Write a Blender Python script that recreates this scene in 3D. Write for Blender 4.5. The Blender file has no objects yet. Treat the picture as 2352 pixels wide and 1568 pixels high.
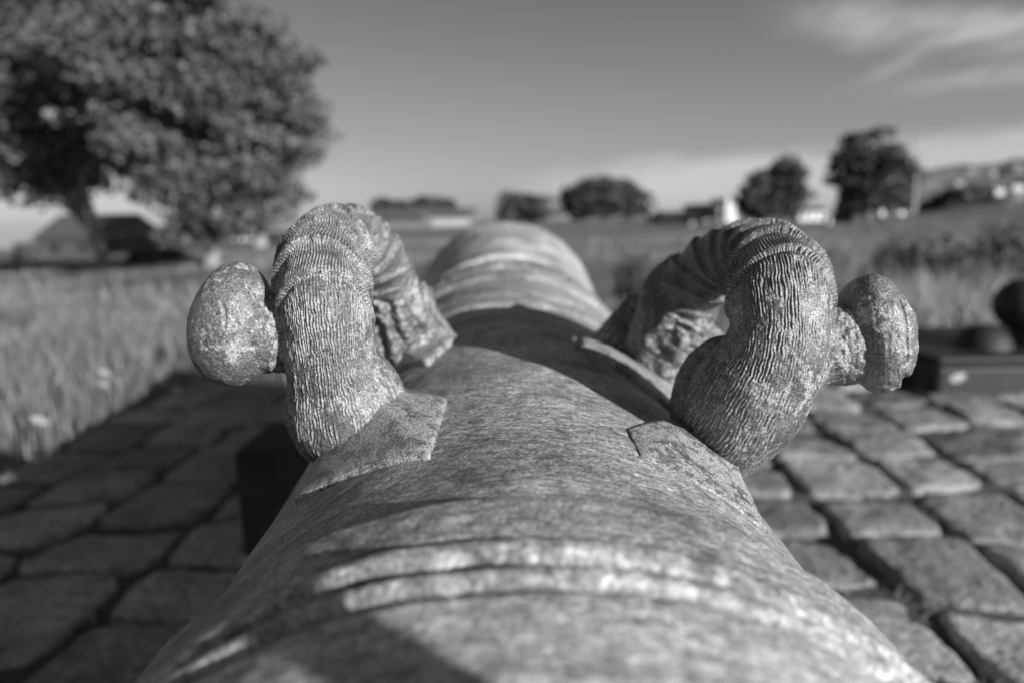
import bpy, math, random
import numpy as np
from mathutils import Vector, Matrix

random.seed(7)
rng = np.random.default_rng(11)
scene = bpy.context.scene
COL = scene.collection
D2R = math.radians

# ------------------------------------------------------------------ camera
FPX = 1568.0                       # focal length in pixels of a 2352 px wide frame (24 mm lens)
CAM = Vector((0.0, 0.0, 0.70))
PITCH, ROLL = D2R(10.0), D2R(1.0)
fwd0 = Vector((0, math.cos(PITCH), -math.sin(PITCH)))
right0 = Vector((1, 0, 0)); up0 = right0.cross(fwd0)
RT = right0 * math.cos(ROLL) - up0 * math.sin(ROLL)
UP = right0 * math.sin(ROLL) + up0 * math.cos(ROLL)
FW = fwd0
cam_d = bpy.data.cameras.new('camera'); cam = bpy.data.objects.new('camera', cam_d); COL.objects.link(cam)
cam.matrix_world = Matrix((( RT.x, UP.x, -FW.x, CAM.x), (RT.y, UP.y, -FW.y, CAM.y), (RT.z, UP.z, -FW.z, CAM.z), (0, 0, 0, 1)))
cam_d.lens = 24; cam_d.sensor_width = 36; cam_d.clip_start = 0.01; cam_d.clip_end = 3000
cam_d.dof.use_dof = True; cam_d.dof.focus_distance = 0.375; cam_d.dof.aperture_fstop = 3.8
scene.camera = cam

# ------------------------------------------------------------------ light
SUN_EL, SUN_AZ = D2R(17.0), D2R(46.0)     # azimuth: to the right of straight behind the camera
TOSUN = Vector((math.sin(SUN_AZ) * math.cos(SUN_EL), -math.cos(SUN_AZ) * math.cos(SUN_EL), math.sin(SUN_EL)))
sl = bpy.data.lights.new('sun', 'SUN'); sl.energy = 5.0; sl.angle = D2R(0.5); sl.color = (1, 1, 1)
so = bpy.data.objects.new('sun', sl); COL.objects.link(so)
so.rotation_euler = TOSUN.to_track_quat('Z', 'Y').to_euler(); so.location = (5, -5, 8)

def N(nt, t, **k):
    n = nt.nodes.new(t)
    for a, v in k.items():
        if a == 'inp':
            for i, val in v.items(): n.inputs[i].default_value = val
        else: setattr(n, a, v)
    return n
def L(nt, a, b): nt.links.new(a, b)
def MA(nt, op, a, b=None, c=None, clamp=False):
    n = nt.nodes.new('ShaderNodeMath'); n.operation = op; n.use_clamp = clamp
    for i, v in enumerate((a, b, c)):
        if v is None: continue
        if isinstance(v, (int, float)): n.inputs[i].default_value = v
        else: nt.links.new(v, n.inputs[i])
    return n.outputs[0]
def SM(nt, v, a, b, lo=0.0, hi=1.0):
    n = nt.nodes.new('ShaderNodeMapRange'); n.interpolation_type = 'SMOOTHSTEP'
    nt.links.new(v, n.inputs[0]); n.inputs[1].default_value = a; n.inputs[2].default_value = b
    n.inputs[3].default_value = lo; n.inputs[4].default_value = hi
    return n.outputs[0]

world = bpy.data.worlds.new('World'); scene.world = world; world.use_nodes = True
wt = world.node_tree; wt.nodes.clear()
sky = N(wt, 'ShaderNodeTexSky', sky_type='NISHITA', sun_disc=False)
sky.sun_elevation = SUN_EL; sky.sun_rotation = math.pi - SUN_AZ
sky.altitude = 0; sky.air_density = 1.0; sky.dust_density = 1.0; sky.ozone_density = 1.0
bw = N(wt, 'ShaderNodeSeparateColor'); L(wt, sky.outputs[0], bw.inputs[0])
grey = MA(wt, 'ADD', MA(wt, 'MULTIPLY', bw.outputs[0], 0.45), MA(wt, 'MULTIPLY', bw.outputs[1], 0.55))
tc = N(wt, 'ShaderNodeTexCoord'); sx = N(wt, 'ShaderNodeSeparateXYZ'); L(wt, tc.outputs['Generated'], sx.inputs[0])
az = MA(wt, 'ARCTAN2', sx.outputs[0], sx.outputs[1]); el = MA(wt, 'ARCSINE', sx.outputs[2])
cx = N(wt, 'ShaderNodeCombineXYZ'); L(wt, MA(wt, 'MULTIPLY', az, 4.0), cx.inputs[0])
L(wt, MA(wt, 'MULTIPLY', MA(wt, 'SUBTRACT', el, MA(wt, 'MULTIPLY', az, 0.16)), 11.0), cx.inputs[1])
nz = N(wt, 'ShaderNodeTexNoise', inp={'Scale': 1.3, 'Detail': 6.0, 'Roughness': 0.55}); L(wt, cx.outputs[0], nz.inputs['Vector'])
# low bank of cloud climbing to the right
top = MA(wt, 'ADD', 0.068, MA(wt, 'MULTIPLY', az, 0.055))
top = MA(wt, 'ADD', top, MA(wt, 'MULTIPLY', MA(wt, 'SUBTRACT', nz.outputs[0], 0.5), 0.09))
low = MA(wt, 'MULTIPLY', SM(wt, MA(wt, 'SUBTRACT', top, el), -0.012, 0.026), SM(wt, az, -0.05, 0.2))
# wisps in the upper right
nzo = MA(wt, 'MULTIPLY', MA(wt, 'SUBTRACT', nz.outputs[0], 0.5), 0.07)
def streak_(el0, slope, w, a0, a1):
    d = MA(wt, 'ABSOLUTE', MA(wt, 'ADD', MA(wt, 'SUBTRACT', MA(wt, 'SUBTRACT', el, el0), MA(wt, 'MULTIPLY', MA(wt, 'SUBTRACT', az, .5), slope)), nzo))
    return MA(wt, 'MULTIPLY', SM(wt, d, w, 0.0), SM(wt, az, a0, a1))
nz2 = N(wt, 'ShaderNodeTexNoise', inp={'Scale': 3.1, 'Detail': 5.0, 'Roughness': 0.6}); L(wt, cx.outputs[0], nz2.inputs['Vector'])
wis = MA(wt, 'ADD', streak_(.222, -.20, .040, .30, .46), MA(wt, 'ADD', MA(wt, 'MULTIPLY', streak_(.178, .25, .020, .40, .56), .7), MA(wt, 'MULTIPLY', streak_(.150, .05, .018, .44, .60), .5)))
wis = MA(wt, 'MULTIPLY', wis, SM(wt, nz2.outputs[0], .25, .62, .25, 1.0))
cl = MA(wt, 'ADD', MA(wt, 'MULTIPLY', low, 0.46), MA(wt, 'MULTIPLY', wis, 0.9), clamp=True)
grey = MA(wt, 'POWER', grey, 0.62)          # a red-filter black and white sky, evened out
cl_gain = MA(wt, 'ADD', 1.0, MA(wt, 'MULTIPLY', cl, 1.25))
hz = SM(wt, el, 0.42, 0.0, 0.0, 1.0)
glow = MA(wt, 'ADD', 1.0, MA(wt, 'MULTIPLY', MA(wt, 'MULTIPLY', SM(wt, el, .13, -.02), SM(wt, az, .05, -.5)), .45))
grey = MA(wt, 'MULTIPLY', grey, glow)
fin = MA(wt, 'MULTIPLY', MA(wt, 'MULTIPLY', grey, MA(wt, 'ADD', 0.60, MA(wt, 'MULTIPLY', hz, 0.42))), cl_gain)
bg = N(wt, 'ShaderNodeBackground'); L(wt, fin, bg.inputs[0]); bg.inputs[1].default_value = 0.10
wo = N(wt, 'ShaderNodeOutputWorld'); L(wt, bg.outputs[0], wo.inputs[0])
scene.view_settings.view_transform = 'Standard'; scene.view_settings.look = 'None'
scene.view_settings.exposure = 0.55; scene.view_settings.gamma = 1.0
scene.render.engine = 'CYCLES'

# ------------------------------------------------------------------ helpers
def ray(px, py):
    return (RT * ((px - 1176) / FPX) - UP * ((py - 784) / FPX) + FW)
def at(px, py, d):                      # a point of the place from where it is seen and how far away it is
    return CAM + ray(px, py) * d
def on_ground(px, dist):                # ground position in the direction of a picture column at a given distance
    r = ray(px, 507); return Vector((r.x / r.y * dist, dist, 0))
def tag(o, label=None, cat=None, group=None, kind=None):
    if label: o['label'] = label
    if cat: o['category'] = cat
    if group: o['group'] = group
    if kind: o['kind'] = kind
    return o
def mesh_np(name, verts, faces, mat, parent=None, smooth=True, uv=None):
    """verts (n,3); faces (m,4) or (m,3) numpy"""
    me = bpy.data.meshes.new(name)
    v = np.asarray(verts, dtype=np.float32); f = np.asarray(faces, dtype=np.int32)
    me.vertices.add(len(v)); me.vertices.foreach_set('co', v.ravel())
    k = f.shape[1]
    me.loops.add(f.size); me.loops.foreach_set('vertex_index', f.ravel())
    me.polygons.add(len(f)); me.polygons.foreach_set('loop_start', np.arange(0, f.size, k, dtype=np.int32))
    me.polygons.foreach_set('loop_total', np.full(len(f), k, dtype=np.int32))
    me.polygons.foreach_set('use_smooth', np.full(len(f), smooth, dtype=bool))
    me.update(calc_edges=True); me.validate()
    if uv is not None:
        l = me.uv_layers.new(name='UVMap'); u = np.asarray(uv, dtype=np.float32)
        l.data.foreach_set('uv', (u[f.ravel()] if len(u) == len(v) else u).ravel())
    me.materials.append(mat)
    o = bpy.data.objects.new(name, me); COL.objects.link(o)
    if parent: o.parent = parent
    return o
def empty(name, loc=(0, 0, 0)):
    o = bpy.data.objects.new(name, None); COL.objects.link(o); o.location = loc; o.empty_display_size = .1
    bpy.context.view_layer.update(); return o
class MB:
    def __init__(s): s.v = []; s.f = []
    def quad(s, a, b, c, d):
        n = len(s.v); s.v += [tuple(a), tuple(b), tuple(c), tuple(d)]; s.f.append((n, n+1, n+2, n+3))
    def box(s, x0, x1, y0, y1, z0, z1, rot=0, org=(0, 0, 0)):
        c, sn = math.cos(rot), math.sin(rot); n = len(s.v)
        for x in (x0, x1):
            for y in (y0, y1):
                for z in (z0, z1): s.v.append((org[0] + x*c - y*sn, org[1] + x*sn + y*c, org[2] + z))
        for q in ((0,1,3,2),(4,6,7,5),(0,4,5,1),(2,3,7,6),(0,2,6,4),(1,5,7,3)): s.f.append(tuple(n+i for i in q))
    def tube(s, pts, rads, seg=8):
        n0 = len(s.v); pts = [Vector(p) for p in pts]
        for i, p in enumerate(pts):
            t = (pts[min(i+1, len(pts)-1)] - pts[max(i-1, 0)]).normalized()
            a = t.cross(Vector((0.3, 0.9, 0.1))).normalized(); b = t.cross(a)
            for k in range(seg):
                an = 2*math.pi*k/seg; s.v.append(tuple(p + (a*math.cos(an) + b*math.sin(an))*rads[i]))
        for i in range(len(pts)-1):
            for k in range(seg):
                a0 = n0+i*seg+k; a1 = n0+i*seg+(k+1) % seg
                s.f.append((a0, a1, a1+seg, a0+seg))
    def build(s, name, mat, parent=None, smooth=False, bevel=0):
        me = bpy.data.meshes.new(name); me.from_pydata(s.v, [], s.f); me.update()
        for p in me.polygons: p.use_smooth = smooth
        me.materials.append(mat); o = bpy.data.objects.new(name, me); COL.objects.link(o)
        if parent: o.parent = parent
        if bevel:
            m = o.modifiers.new('bevel', 'BEVEL'); m.width = bevel; m.segments = 2
        return o

def vnoise(x, y, seed=0, perx=0):
    """value noise, arrays x,y ; perx: integer period in x"""
    xi = np.floor(x).astype(np.int64); yi = np.floor(y).astype(np.int64)
    xf = x - xi; yf = y - yi
    xf = xf*xf*(3-2*xf); yf = yf*yf*(3-2*yf)
    T = np.random.default_rng(1000+seed).random((256, 256))
    def g(a, b):
        if perx: a = a % perx
        return T[a % 256, b % 256]
    return (g(xi, yi)*(1-xf) + g(xi+1, yi)*xf)*(1-yf) + (g(xi, yi+1)*(1-xf) + g(xi+1, yi+1)*xf)*yf
def fnoise(x, y, seed=0, perx=0, oct=4, rough=.5):
    s = np.zeros(np.broadcast(x, y).shape); a = 1; t = 0
    for o in range(oct):
        s = s + a*vnoise(x*2**o, y*2**o, seed+o*17, perx*2**o); t += a; a *= rough
    return s/t
def noise3(P, sc, seed=0):
    return (fnoise(P[:,0]*sc+7.1, P[:,1]*sc+P[:,2]*sc*.37+3.3, seed) + fnoise(P[:,1]*sc+P[:,0]*.31*sc, P[:,2]*sc+1.7, seed+5)
            + fnoise(P[:,2]*sc+9.2, P[:,0]*sc-P[:,1]*.43*sc, seed+9))/3
def sstep(x, a, b):
    t = np.clip((x-a)/(b-a), 0, 1); return t*t*(3-2*t)

# ------------------------------------------------------------------ materials
def new_mat(name):
    m = bpy.data.materials.new(name); m.use_nodes = True; nt = m.node_tree
    return m, nt, nt.nodes['Principled BSDF']
def ramp(nt, fac, stops):
    r = nt.nodes.new('ShaderNodeValToRGB'); e = r.color_ramp.elements
    while len(e) > 1: e.remove(e[-1])
    e[0].position = stops[0][0]; e[0].color = (stops[0][1],)*3 + (1,)
    for p, v in stops[1:]:
        n = e.new(p); n.color = (v, v, v, 1)
    nt.links.new(fac, r.inputs[0]); return r.outputs[0]
def noise(nt, vec, scale, detail=4, rough=.55, dist=0):
    n = nt.nodes.new('ShaderNodeTexNoise'); n.inputs['Scale'].default_value = scale
    n.inputs['Detail'].default_value = detail; n.inputs['Roughness'].default_value = rough
    n.inputs['Distortion'].default_value = dist
    if vec is not None: nt.links.new(vec, n.inputs['Vector'])
    return n.outputs[0]
def coord(nt, which='Object', scale=(1, 1, 1)):
    t = nt.nodes.new('ShaderNodeTexCoord'); m = nt.nodes.new('ShaderNodeMapping')
    m.inputs['Scale'].default_value = scale; nt.links.new(t.outputs[which], m.inputs[0]); return m.outputs[0]
def bump(nt, h, strength, dist, prev=None):
    b = nt.nodes.new('ShaderNodeBump'); b.inputs['Strength'].default_value = strength; b.inputs['Distance'].default_value = dist
    nt.links.new(h, b.inputs['Height'])
    if prev: nt.links.new(prev, b.inputs['Normal'])
    return b.outputs[0]
def mixv(nt, f, a, b, mode='MIX'):
    n = nt.nodes.new('ShaderNodeMix'); n.data_type = 'RGBA'; n.blend_type = mode
    if isinstance(f, (int, float)): n.inputs[0].default_value = f
    else: nt.links.new(f, n.inputs[0])
    for i, v in ((6, a), (7, b)):
        if isinstance(v, (int, float)): n.inputs[i].default_value = (v, v, v, 1)
        else: nt.links.new(v, n.inputs[i])
    return n.outputs[2]

def barrel_material():
    m, nt, p = new_mat('weathered_bronze_barrel')
    uv = coord(nt, 'UV')
    o = coord(nt, 'Object')
    # broad clouding, drawn out round the barrel
    uvs = coord(nt, 'UV', (1, 1.9, 1))
    clouds = noise(nt, uvs, 9, 5, .6, .4)
    mott = noise(nt, uvs, 120, 5, .68)
    spk = noise(nt, coord(nt, 'UV', (1, 1.3, 1)), 420, 3, .6)
    fine = noise(nt, coord(nt, 'UV', (1, 1.4, 1)), 900, 2, .6)
    streak = noise(nt, coord(nt, 'UV', (1, 9, 1)), 42, 4, .6)
    a = ramp(nt, clouds, [(.3, .19), (.5, .27), (.7, .36)])
    b = ramp(nt, mott, [(.36, .55), (.5, .95), (.64, 1.5)])
    c = mixv(nt, 1.0, a, b, 'MULTIPLY')
    c = mixv(nt, 1.0, c, ramp(nt, spk, [(.38, .62), (.5, 1.0), (.62, 1.4)]), 'MULTIPLY')
    c = mixv(nt, 1.0, c, ramp(nt, streak, [(.35, .86), (.6, 1.1)]), 'MULTIPLY')
    stain = noise(nt, coord(nt, 'UV', (1, 1.2, 1)), 24, 6, .7, .8)
    c = mixv(nt, 1.0, c, ramp(nt, stain, [(.38, .62), (.47, 1.0), (.56, 1.0), (.63, 1.35)]), 'MULTIPLY')
    sp = N(nt, 'ShaderNodeSeparateXYZ'); L(nt, uv, sp.inputs[0])
    muzzle_tone = SM(nt, MA(nt, 'ADD', sp.outputs[1], MA(nt, 'MULTIPLY', MA(nt, 'SUBTRACT', streak, .5), .5)), 1.10, 1.30, 1.0, 1.75)  # lighter base colour towards the muzzle, broken up by streaks
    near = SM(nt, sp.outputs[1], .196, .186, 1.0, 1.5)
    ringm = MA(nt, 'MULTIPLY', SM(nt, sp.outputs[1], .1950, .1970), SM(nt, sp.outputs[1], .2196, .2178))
    ringm = MA(nt, 'MULTIPLY', ringm, SM(nt, noise(nt, coord(nt, 'UV'), 150, 3, .6), .42, .66, -.12, .34))  # wear speckle and edge glints of the rings, put into the colour
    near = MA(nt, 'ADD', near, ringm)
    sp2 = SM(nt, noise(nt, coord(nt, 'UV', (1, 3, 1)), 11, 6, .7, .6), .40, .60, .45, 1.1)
    muzzle_tone = MA(nt, 'MULTIPLY', muzzle_tone, MA(nt, 'ADD', MA(nt, 'MULTIPLY', sp2, SM(nt, sp.outputs[1], .95, 1.1)), SM(nt, sp.outputs[1], 1.1, .95)))
    wn = N(nt, 'ShaderNodeVectorMath', operation='SCALE'); L(nt, c, wn.inputs[0]); L(nt, MA(nt, 'MULTIPLY', muzzle_tone, near), wn.inputs[3]); c = wn.outputs[0]
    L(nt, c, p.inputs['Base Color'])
    p.inputs['Metallic'].default_value = 0.0
    L(nt, ramp(nt, mott, [(.3, .42), (.7, .7)]), p.inputs['Roughness'])
    p.inputs['Specular IOR Level'].default_value = .28
    b1 = bump(nt, mott, .5, .0016)
    b2 = bump(nt, spk, .7, .0011, b1)
    b3 = bump(nt, fine, .5, .0005, b2)
    L(nt, b3, p.inputs['Normal'])
    return m
def handle_material():
    m, nt, p = new_mat('weathered_bronze_casting')
    o = coord(nt, 'Object')
    patch = noise(nt, o, 62, 5, .62, .3)
    crisp = noise(nt, o, 210, 5, .7, .2)
    tiny = noise(nt, o, 900, 3, .6)
    base = ramp(nt, noise(nt, o, 30, 4, .6), [(.35, .085), (.65, .15)])
    f = MA(nt, 'ADD', MA(nt, 'MULTIPLY', patch, .55), MA(nt, 'MULTIPLY', crisp, .45))
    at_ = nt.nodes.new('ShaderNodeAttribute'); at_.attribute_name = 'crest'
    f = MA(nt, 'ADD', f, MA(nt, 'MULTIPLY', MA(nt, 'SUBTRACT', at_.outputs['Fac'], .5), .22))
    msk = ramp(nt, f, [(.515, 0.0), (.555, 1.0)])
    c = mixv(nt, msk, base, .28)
    c = mixv(nt, 1.0, c, ramp(nt, tiny, [(.38, .42), (.5, 1.0), (.62, 1.6)]), 'MULTIPLY')
    L(nt, c, p.inputs['Base Color'])
    L(nt, ramp(nt, msk, [(0, .33), (1, .62)]), p.inputs['Roughness'])
    p.inputs['Specular IOR Level'].default_value = .55
    b1 = bump(nt, crisp, .55, .0014); b2 = bump(nt, tiny, .6, .0006, b1)
    L(nt, b2, p.inputs['Normal'])
    return m
def plain_material(name, lo, hi, scale, rough=.8, bsc=None, bd=.01, detail=5, which='Object', sc=(1,1,1)):
    m, nt, p = new_mat(name); o = coord(nt, which, sc)
    n = noise(nt, o, scale, detail, .6); L(nt, ramp(nt, n, [(.3, lo), (.7, hi)]), p.inputs['Base Color'])
    p.inputs['Roughness'].default_value = rough; p.inputs['Specular IOR Level'].default_value = .3
    if bsc: L(nt, bump(nt, noise(nt, o, bsc, 5, .6), .7, bd), p.inputs['Normal'])
    return m
def leaf_material(name, lo, hi, trans=.25):
    m, nt, p = new_mat(name)
    g = nt.nodes.new('ShaderNodeNewGeometry')
    c = ramp(nt, g.outputs['Random Per Island'], [(0, lo), (1, hi)])
    L(nt, c, p.inputs['Base Color']); p.inputs['Roughness'].default_value = .5; p.inputs['Specular IOR Level'].default_value = .35
    t = nt.nodes.new('ShaderNodeBsdfTranslucent'); L(nt, c, t.inputs[0])
    mx = nt.nodes.new('ShaderNodeMixShader'); mx.inputs[0].default_value = trans
    L(nt, p.outputs[0], mx.inputs[1]); L(nt, t.outputs[0], mx.inputs[2])
    L(nt, mx.outputs[0], nt.nodes['Material Output'].inputs[0])
    return m
M_BAR = barrel_material(); M_HAN = handle_material()
M_STONE = plain_material('worn_cobble', .16, .35, 9, .55, 70, .02, 9)
def stone_tone(m):
    nt = m.node_tree; p = nt.nodes['Principled BSDF']; src = p.inputs['Base Color'].links[0].from_socket
    g = nt.nodes.new('ShaderNodeNewGeometry'); o = coord(nt, 'Object')
    c = mixv(nt, 1.0, src, ramp(nt, g.outputs['Random Per Island'], [(0, .62), (.5, .95), (1, 1.3)]), 'MULTIPLY')
    c = mixv(nt, 1.0, c, ramp(nt, noise(nt, o, 55, 6, .72), [(.36, .6), (.5, 1.0), (.62, 1.45)]), 'MULTIPLY')
    L(nt, c, p.inputs['Base Color'])
stone_tone(M_STONE)
M_SOIL = plain_material('joint_soil', .03, .15, 160, .95, 120, .02)
M_BLOCK = plain_material('shaded_dark_timber', .018, .035, 12, .8, 40, .006)  # dark wood, with the shade on its face put into the black
M_IRON = plain_material('black_iron', .015, .03, 20, .55, 90, .003)
M_BLADE = leaf_material('grass_blade', .12, .34, .3)
M_STEM = leaf_material('dry_stem', .25, .45, .3)
M_LEAF = leaf_material('broad_leaf', .06, .15, .10)
M_LEAFD = leaf_material('dark_leaf', .04, .10, .15)
M_BARK = plain_material('bark', .16, .30, 3, .9, 9, .05)
M_WHITE = plain_material('white_render', .62, .78, 2, .8)
M_PALE = plain_material('pale_panel', .30, .40, 2, .7)
M_WALL = plain_material('grey_wall', .12, .2, 2, .9)
M_ROOF = plain_material('dark_roof', .05, .09, 3, .9)
M_GLASS = plain_material('dark_glass', .02, .04, 2, .2)
M_PETAL = plain_material('petal', .75, .85, 4, .6)

# ------------------------------------------------------------------ ground
def terrain(x, y):
    r = np.sqrt(x*x + y*y)
    lf = np.clip(-x - .18*y, 0, None)*sstep(r, 5, 14)*.05
    mound = 1.15*np.exp(-(((x-21)/6.5)**2 + ((y-27)/7)**2))
    bumps = (fnoise(x*.6+40, y*.6+40, 3)-.5)*.05*sstep(r, 4, 9)
    return -lf + mound + bumps - .02
def build_ground():
    rs = np.concatenate([np.linspace(0, 12, 90), np.geomspace(12.2, 1500, 110)])
    th = np.linspace(0, 2*math.pi, 241)[:-1]
    R, T = np.meshgrid(rs, th, indexing='ij'); X = R*np.sin(T); Y = R*np.cos(T)
    Z = terrain(X, Y)
    v = np.stack([X, Y, Z], -1).reshape(-1, 3); n = len(th)
    i = np.arange(len(rs)-1)[:, None]*n; j = np.arange(n)[None, :]; j2 = (j+1) % n
    f = np.stack([i+j, i+n+j, i+n+j2, i+j2], -1).reshape(-1, 4)[:, ::-1]
    m, nt, p = new_mat('meadow')
    o = coord(nt, 'Object'); a = noise(nt, o, 3.0, 6, .65); b = noise(nt, o, .12, 5, .6); c = noise(nt, coord(nt, 'Object', (1, .35, 1)), 45, 4, .7)
    col = ramp(nt, b, [(.35, .15), (.65, .23)])
    col = mixv(nt, 1.0, col, ramp(nt, a, [(.3, .7), (.7, 1.25)]), 'MULTIPLY')
    col = mixv(nt, 1.0, col, ramp(nt, c, [(.3, .7), (.7, 1.3)]), 'MULTIPLY')
    L(nt, col, p.inputs['Base Color']); p.inputs['Roughness'].default_value = .95; p.inputs['Specular IOR Level'].default_value = .1
    L(nt, bump(nt, c, 1.0, .06, bump(nt, a, .8, .15)), p.inputs['Normal'])
    tag(mesh_np('ground', v, f, m), kind='structure')
build_ground()

PAVE_X0, PAVE_X1, PAVE_Y0, PAVE_Y1 = -1.52, 3.4, -1.6, 2.55
JT = []
def build_pavement():
    # one paved sheet: domed setts in staggered rows on a bed of soil
    V = []; F = []; UVd = []
    JT.clear()
    k = 25; off = 0
    u = np.linspace(-1, 1, k); U, W = np.meshgrid(u, u, indexing='ij')
    idx = np.arange(k*k).reshape(k, k)
    quad = np.stack([idx[:-1, :-1], idx[1:, :-1], idx[1:, 1:], idx[:-1, 1:]], -1).reshape(-1, 4)
    ang = D2R(-3)
    xs = [-1.58]
    xwob = lambda c, y: .05*(vnoise(np.array(c*7.3+.5), np.array(y*2.6+c*1.7), 61)-.5) + .03*(vnoise(np.array(c*3.1), np.array(y*7.+c), 62)-.5)
    while xs[-1] < 3.5: xs.append(xs[-1] + rng.uniform(.22, .29))
    for ci in range(len(xs)-1):
        y = -1.7 + rng.uniform(0, .2)
        s0_ = 0.0
        while y < 2.75:
            ln = rng.uniform(.19, .31)
            x0, x1 = xs[ci], xs[ci+1]
            cxx, cyy = (x0+x1)/2, y+ln/2
            s1_ = rng.uniform(-.028, .028); g = rng.uniform(.003, .010)
            corners = np.array([[x0+g+xwob(ci, y), y+g-s0_], [x1-g+xwob(ci+1, y), y+g+s0_], [x1-g+xwob(ci+1, y+ln), y+ln-g+s1_], [x0+g+xwob(ci, y+ln), y+ln-g-s1_]]); s0_ = s1_
            # squircle mapping for rounded corners
            e = 7.0
            nrm = (np.abs(U)**e + np.abs(W)**e)**(1/e); mx = np.maximum(np.abs(U), np.abs(W))
            sc = np.where(nrm > 1e-6, mx/np.maximum(nrm, 1e-6), 1)
            Uu, Ww = U*sc, W*sc
            a = (1-Uu)/2; b = (1+Uu)/2; c = (1-Ww)/2; d = (1+Ww)/2
            P = (a*c)[..., None]*corners[0] + (b*c)[..., None]*corners[1] + (b*d)[..., None]*corners[2] + (a*d)[..., None]*corners[3]
            # ragged outline
            wob = 1 + (vnoise(U*2.2+ci*9.1, W*2.2+y*13.7, 5)-.5)*.11*mx
            P = (P - [cxx, cyy])*wob[..., None] + [cxx, cyy]
            h = .005*(1-mx**2) + .013*(1 - np.clip(mx, .0, 1)**18) - .013
            h = h + (fnoise(P[..., 0]*16+ci, P[..., 1]*16, 8)-.5)*.016 + (fnoise(P[..., 0]*70, P[..., 1]*70, 9)-.5)*.006 + rng.uniform(-.006, .006)
            h = h + rng.uniform(-.02, .02)*Uu*.5 + rng.uniform(-.02, .02)*Ww*.5
            h = np.where(mx > .999, h-.05, h)
            X = P[..., 0]*math.cos(ang) - P[..., 1]*math.sin(ang); Y = P[..., 0]*math.sin(ang) + P[..., 1]*math.cos(ang)
            V.append(np.stack([X, Y, h+.012], -1).reshape(-1, 3)); F.append(quad+off); off += k*k
            for _ in range(5):
                if rng.random() < .5: JT.append((x0+rng.normal(0, .008), y+rng.uniform(0, ln)))
                else: JT.append((rng.uniform(x0, x1), y+rng.normal(0, .008)))
            y += ln
    tag(mesh_np('pavement', np.concatenate(V), np.concatenate(F), M_STONE), kind='structure')
    nx, ny = 160, 140
    X, Y = np.meshgrid(np.linspace(-1.62, 3.6, nx), np.linspace(-1.8, 2.8, ny), indexing='ij')
    Z = -.003 + (fnoise(X*22, Y*22, 21)-.5)*.026
    edge = np.maximum(np.maximum(-1.55-X, X-3.5), np.maximum(-1.7-Y, Y-2.68))
    Z = np.where(edge > 0, -.06, Z)
    id_ = np.arange(nx*ny).reshape(nx, ny)
    f = np.stack([id_[:-1, :-1], id_[1:, :-1], id_[1:, 1:], id_[:-1, 1:]], -1).reshape(-1, 4)
    tag(mesh_np('pavement_bed', np.stack([X, Y, Z], -1).reshape(-1, 3), f, M_SOIL), kind='structure')
build_pavement()

# ------------------------------------------------------------------ grass
def blades(name, mat, pts, hmin, hmax, wid, label, cat, lean=.5):
    n = len(pts); P = np.asarray(pts)
    h = rng.uniform(hmin, hmax, n); a = rng.uniform(0, 2*math.pi, n); ln = rng.uniform(.1, lean, n)*h
    la = rng.uniform(0, 2*math.pi, n)
    dx, dy = np.cos(a)*wid/2, np.sin(a)*wid/2
    lx, ly = np.cos(la)*ln, np.sin(la)*ln
    z = P[:, 2]
    v = np.zeros((n, 6, 3))
    for i, (t, w) in enumerate(((0, 1), (.55, .8), (1, .12))):
        cx_ = P[:, 0] + lx*t*t; cy_ = P[:, 1] + ly*t*t; cz = z + h*t
        v[:, 2*i, 0] = cx_-dx*w; v[:, 2*i, 1] = cy_-dy*w; v[:, 2*i, 2] = cz
        v[:, 2*i+1, 0] = cx_+dx*w; v[:, 2*i+1, 1] = cy_+dy*w; v[:, 2*i+1, 2] = cz
    b = (np.arange(n)*6)[:, None]
    f = np.concatenate([b+[0, 1, 3, 2], b+[2, 3, 5, 4]], 0)
    return tag(mesh_np(name, v.reshape(-1, 3), f, mat, smooth=False), label, cat, kind='stuff')
def scatter(n, fn, x0, x1, y0, y1):
    X = rng.uniform(x0, x1, n); Y = rng.uniform(y0, y1, n); k = fn(X, Y) > rng.random(n)
    X, Y = X[k], Y[k]; return np.stack([X, Y, terrain(X, Y)], -1)
def offpave(X, Y):
    ca, sa = math.cos(D2R(3)), math.sin(D2R(3))
    Xr = X*ca - Y*sa; Yr = X*sa + Y*ca
    return ((Xr < -1.56) | (Yr > 2.66) | (Xr > 3.5)).astype(float)
P = []
for (x, y) in JT:
    if vnoise(np.array(x*2.3+9), np.array(y*2.3+9), 44) < .45: continue
    for _ in range(9):
        X = x+random.gauss(0, .012); Y = y+random.gauss(0, .012); a = D2R(-3)
        P.append((X*math.cos(a)-Y*math.sin(a), X*math.sin(a)+Y*math.cos(a), -.012))
blades('joint_weeds', M_BLADE, np.array(P), .015, .045, .004, 'short weeds and moss growing in the joints between the cobbles', 'weeds', lean=.9)
ptsA = scatter(70000, lambda X, Y: offpave(X, Y)*(fnoise(X*1.5, Y*1.5, 31) > .42), -7, 6.5, .8, 7)
blades('meadow_grass', M_BLADE, ptsA, .04, .14, .006, 'pale tufted meadow grass around the cobbled paving', 'grass')
ptsB = scatter(60000, lambda X, Y: (fnoise(X*.5, Y*.5, 35) > .45).astype(float), -22, 24, 7, 26)
blades('far_meadow_grass', M_BLADE, ptsB, .06, .2, .014, 'open meadow grass stretching away behind the cannon', 'grass')

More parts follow.
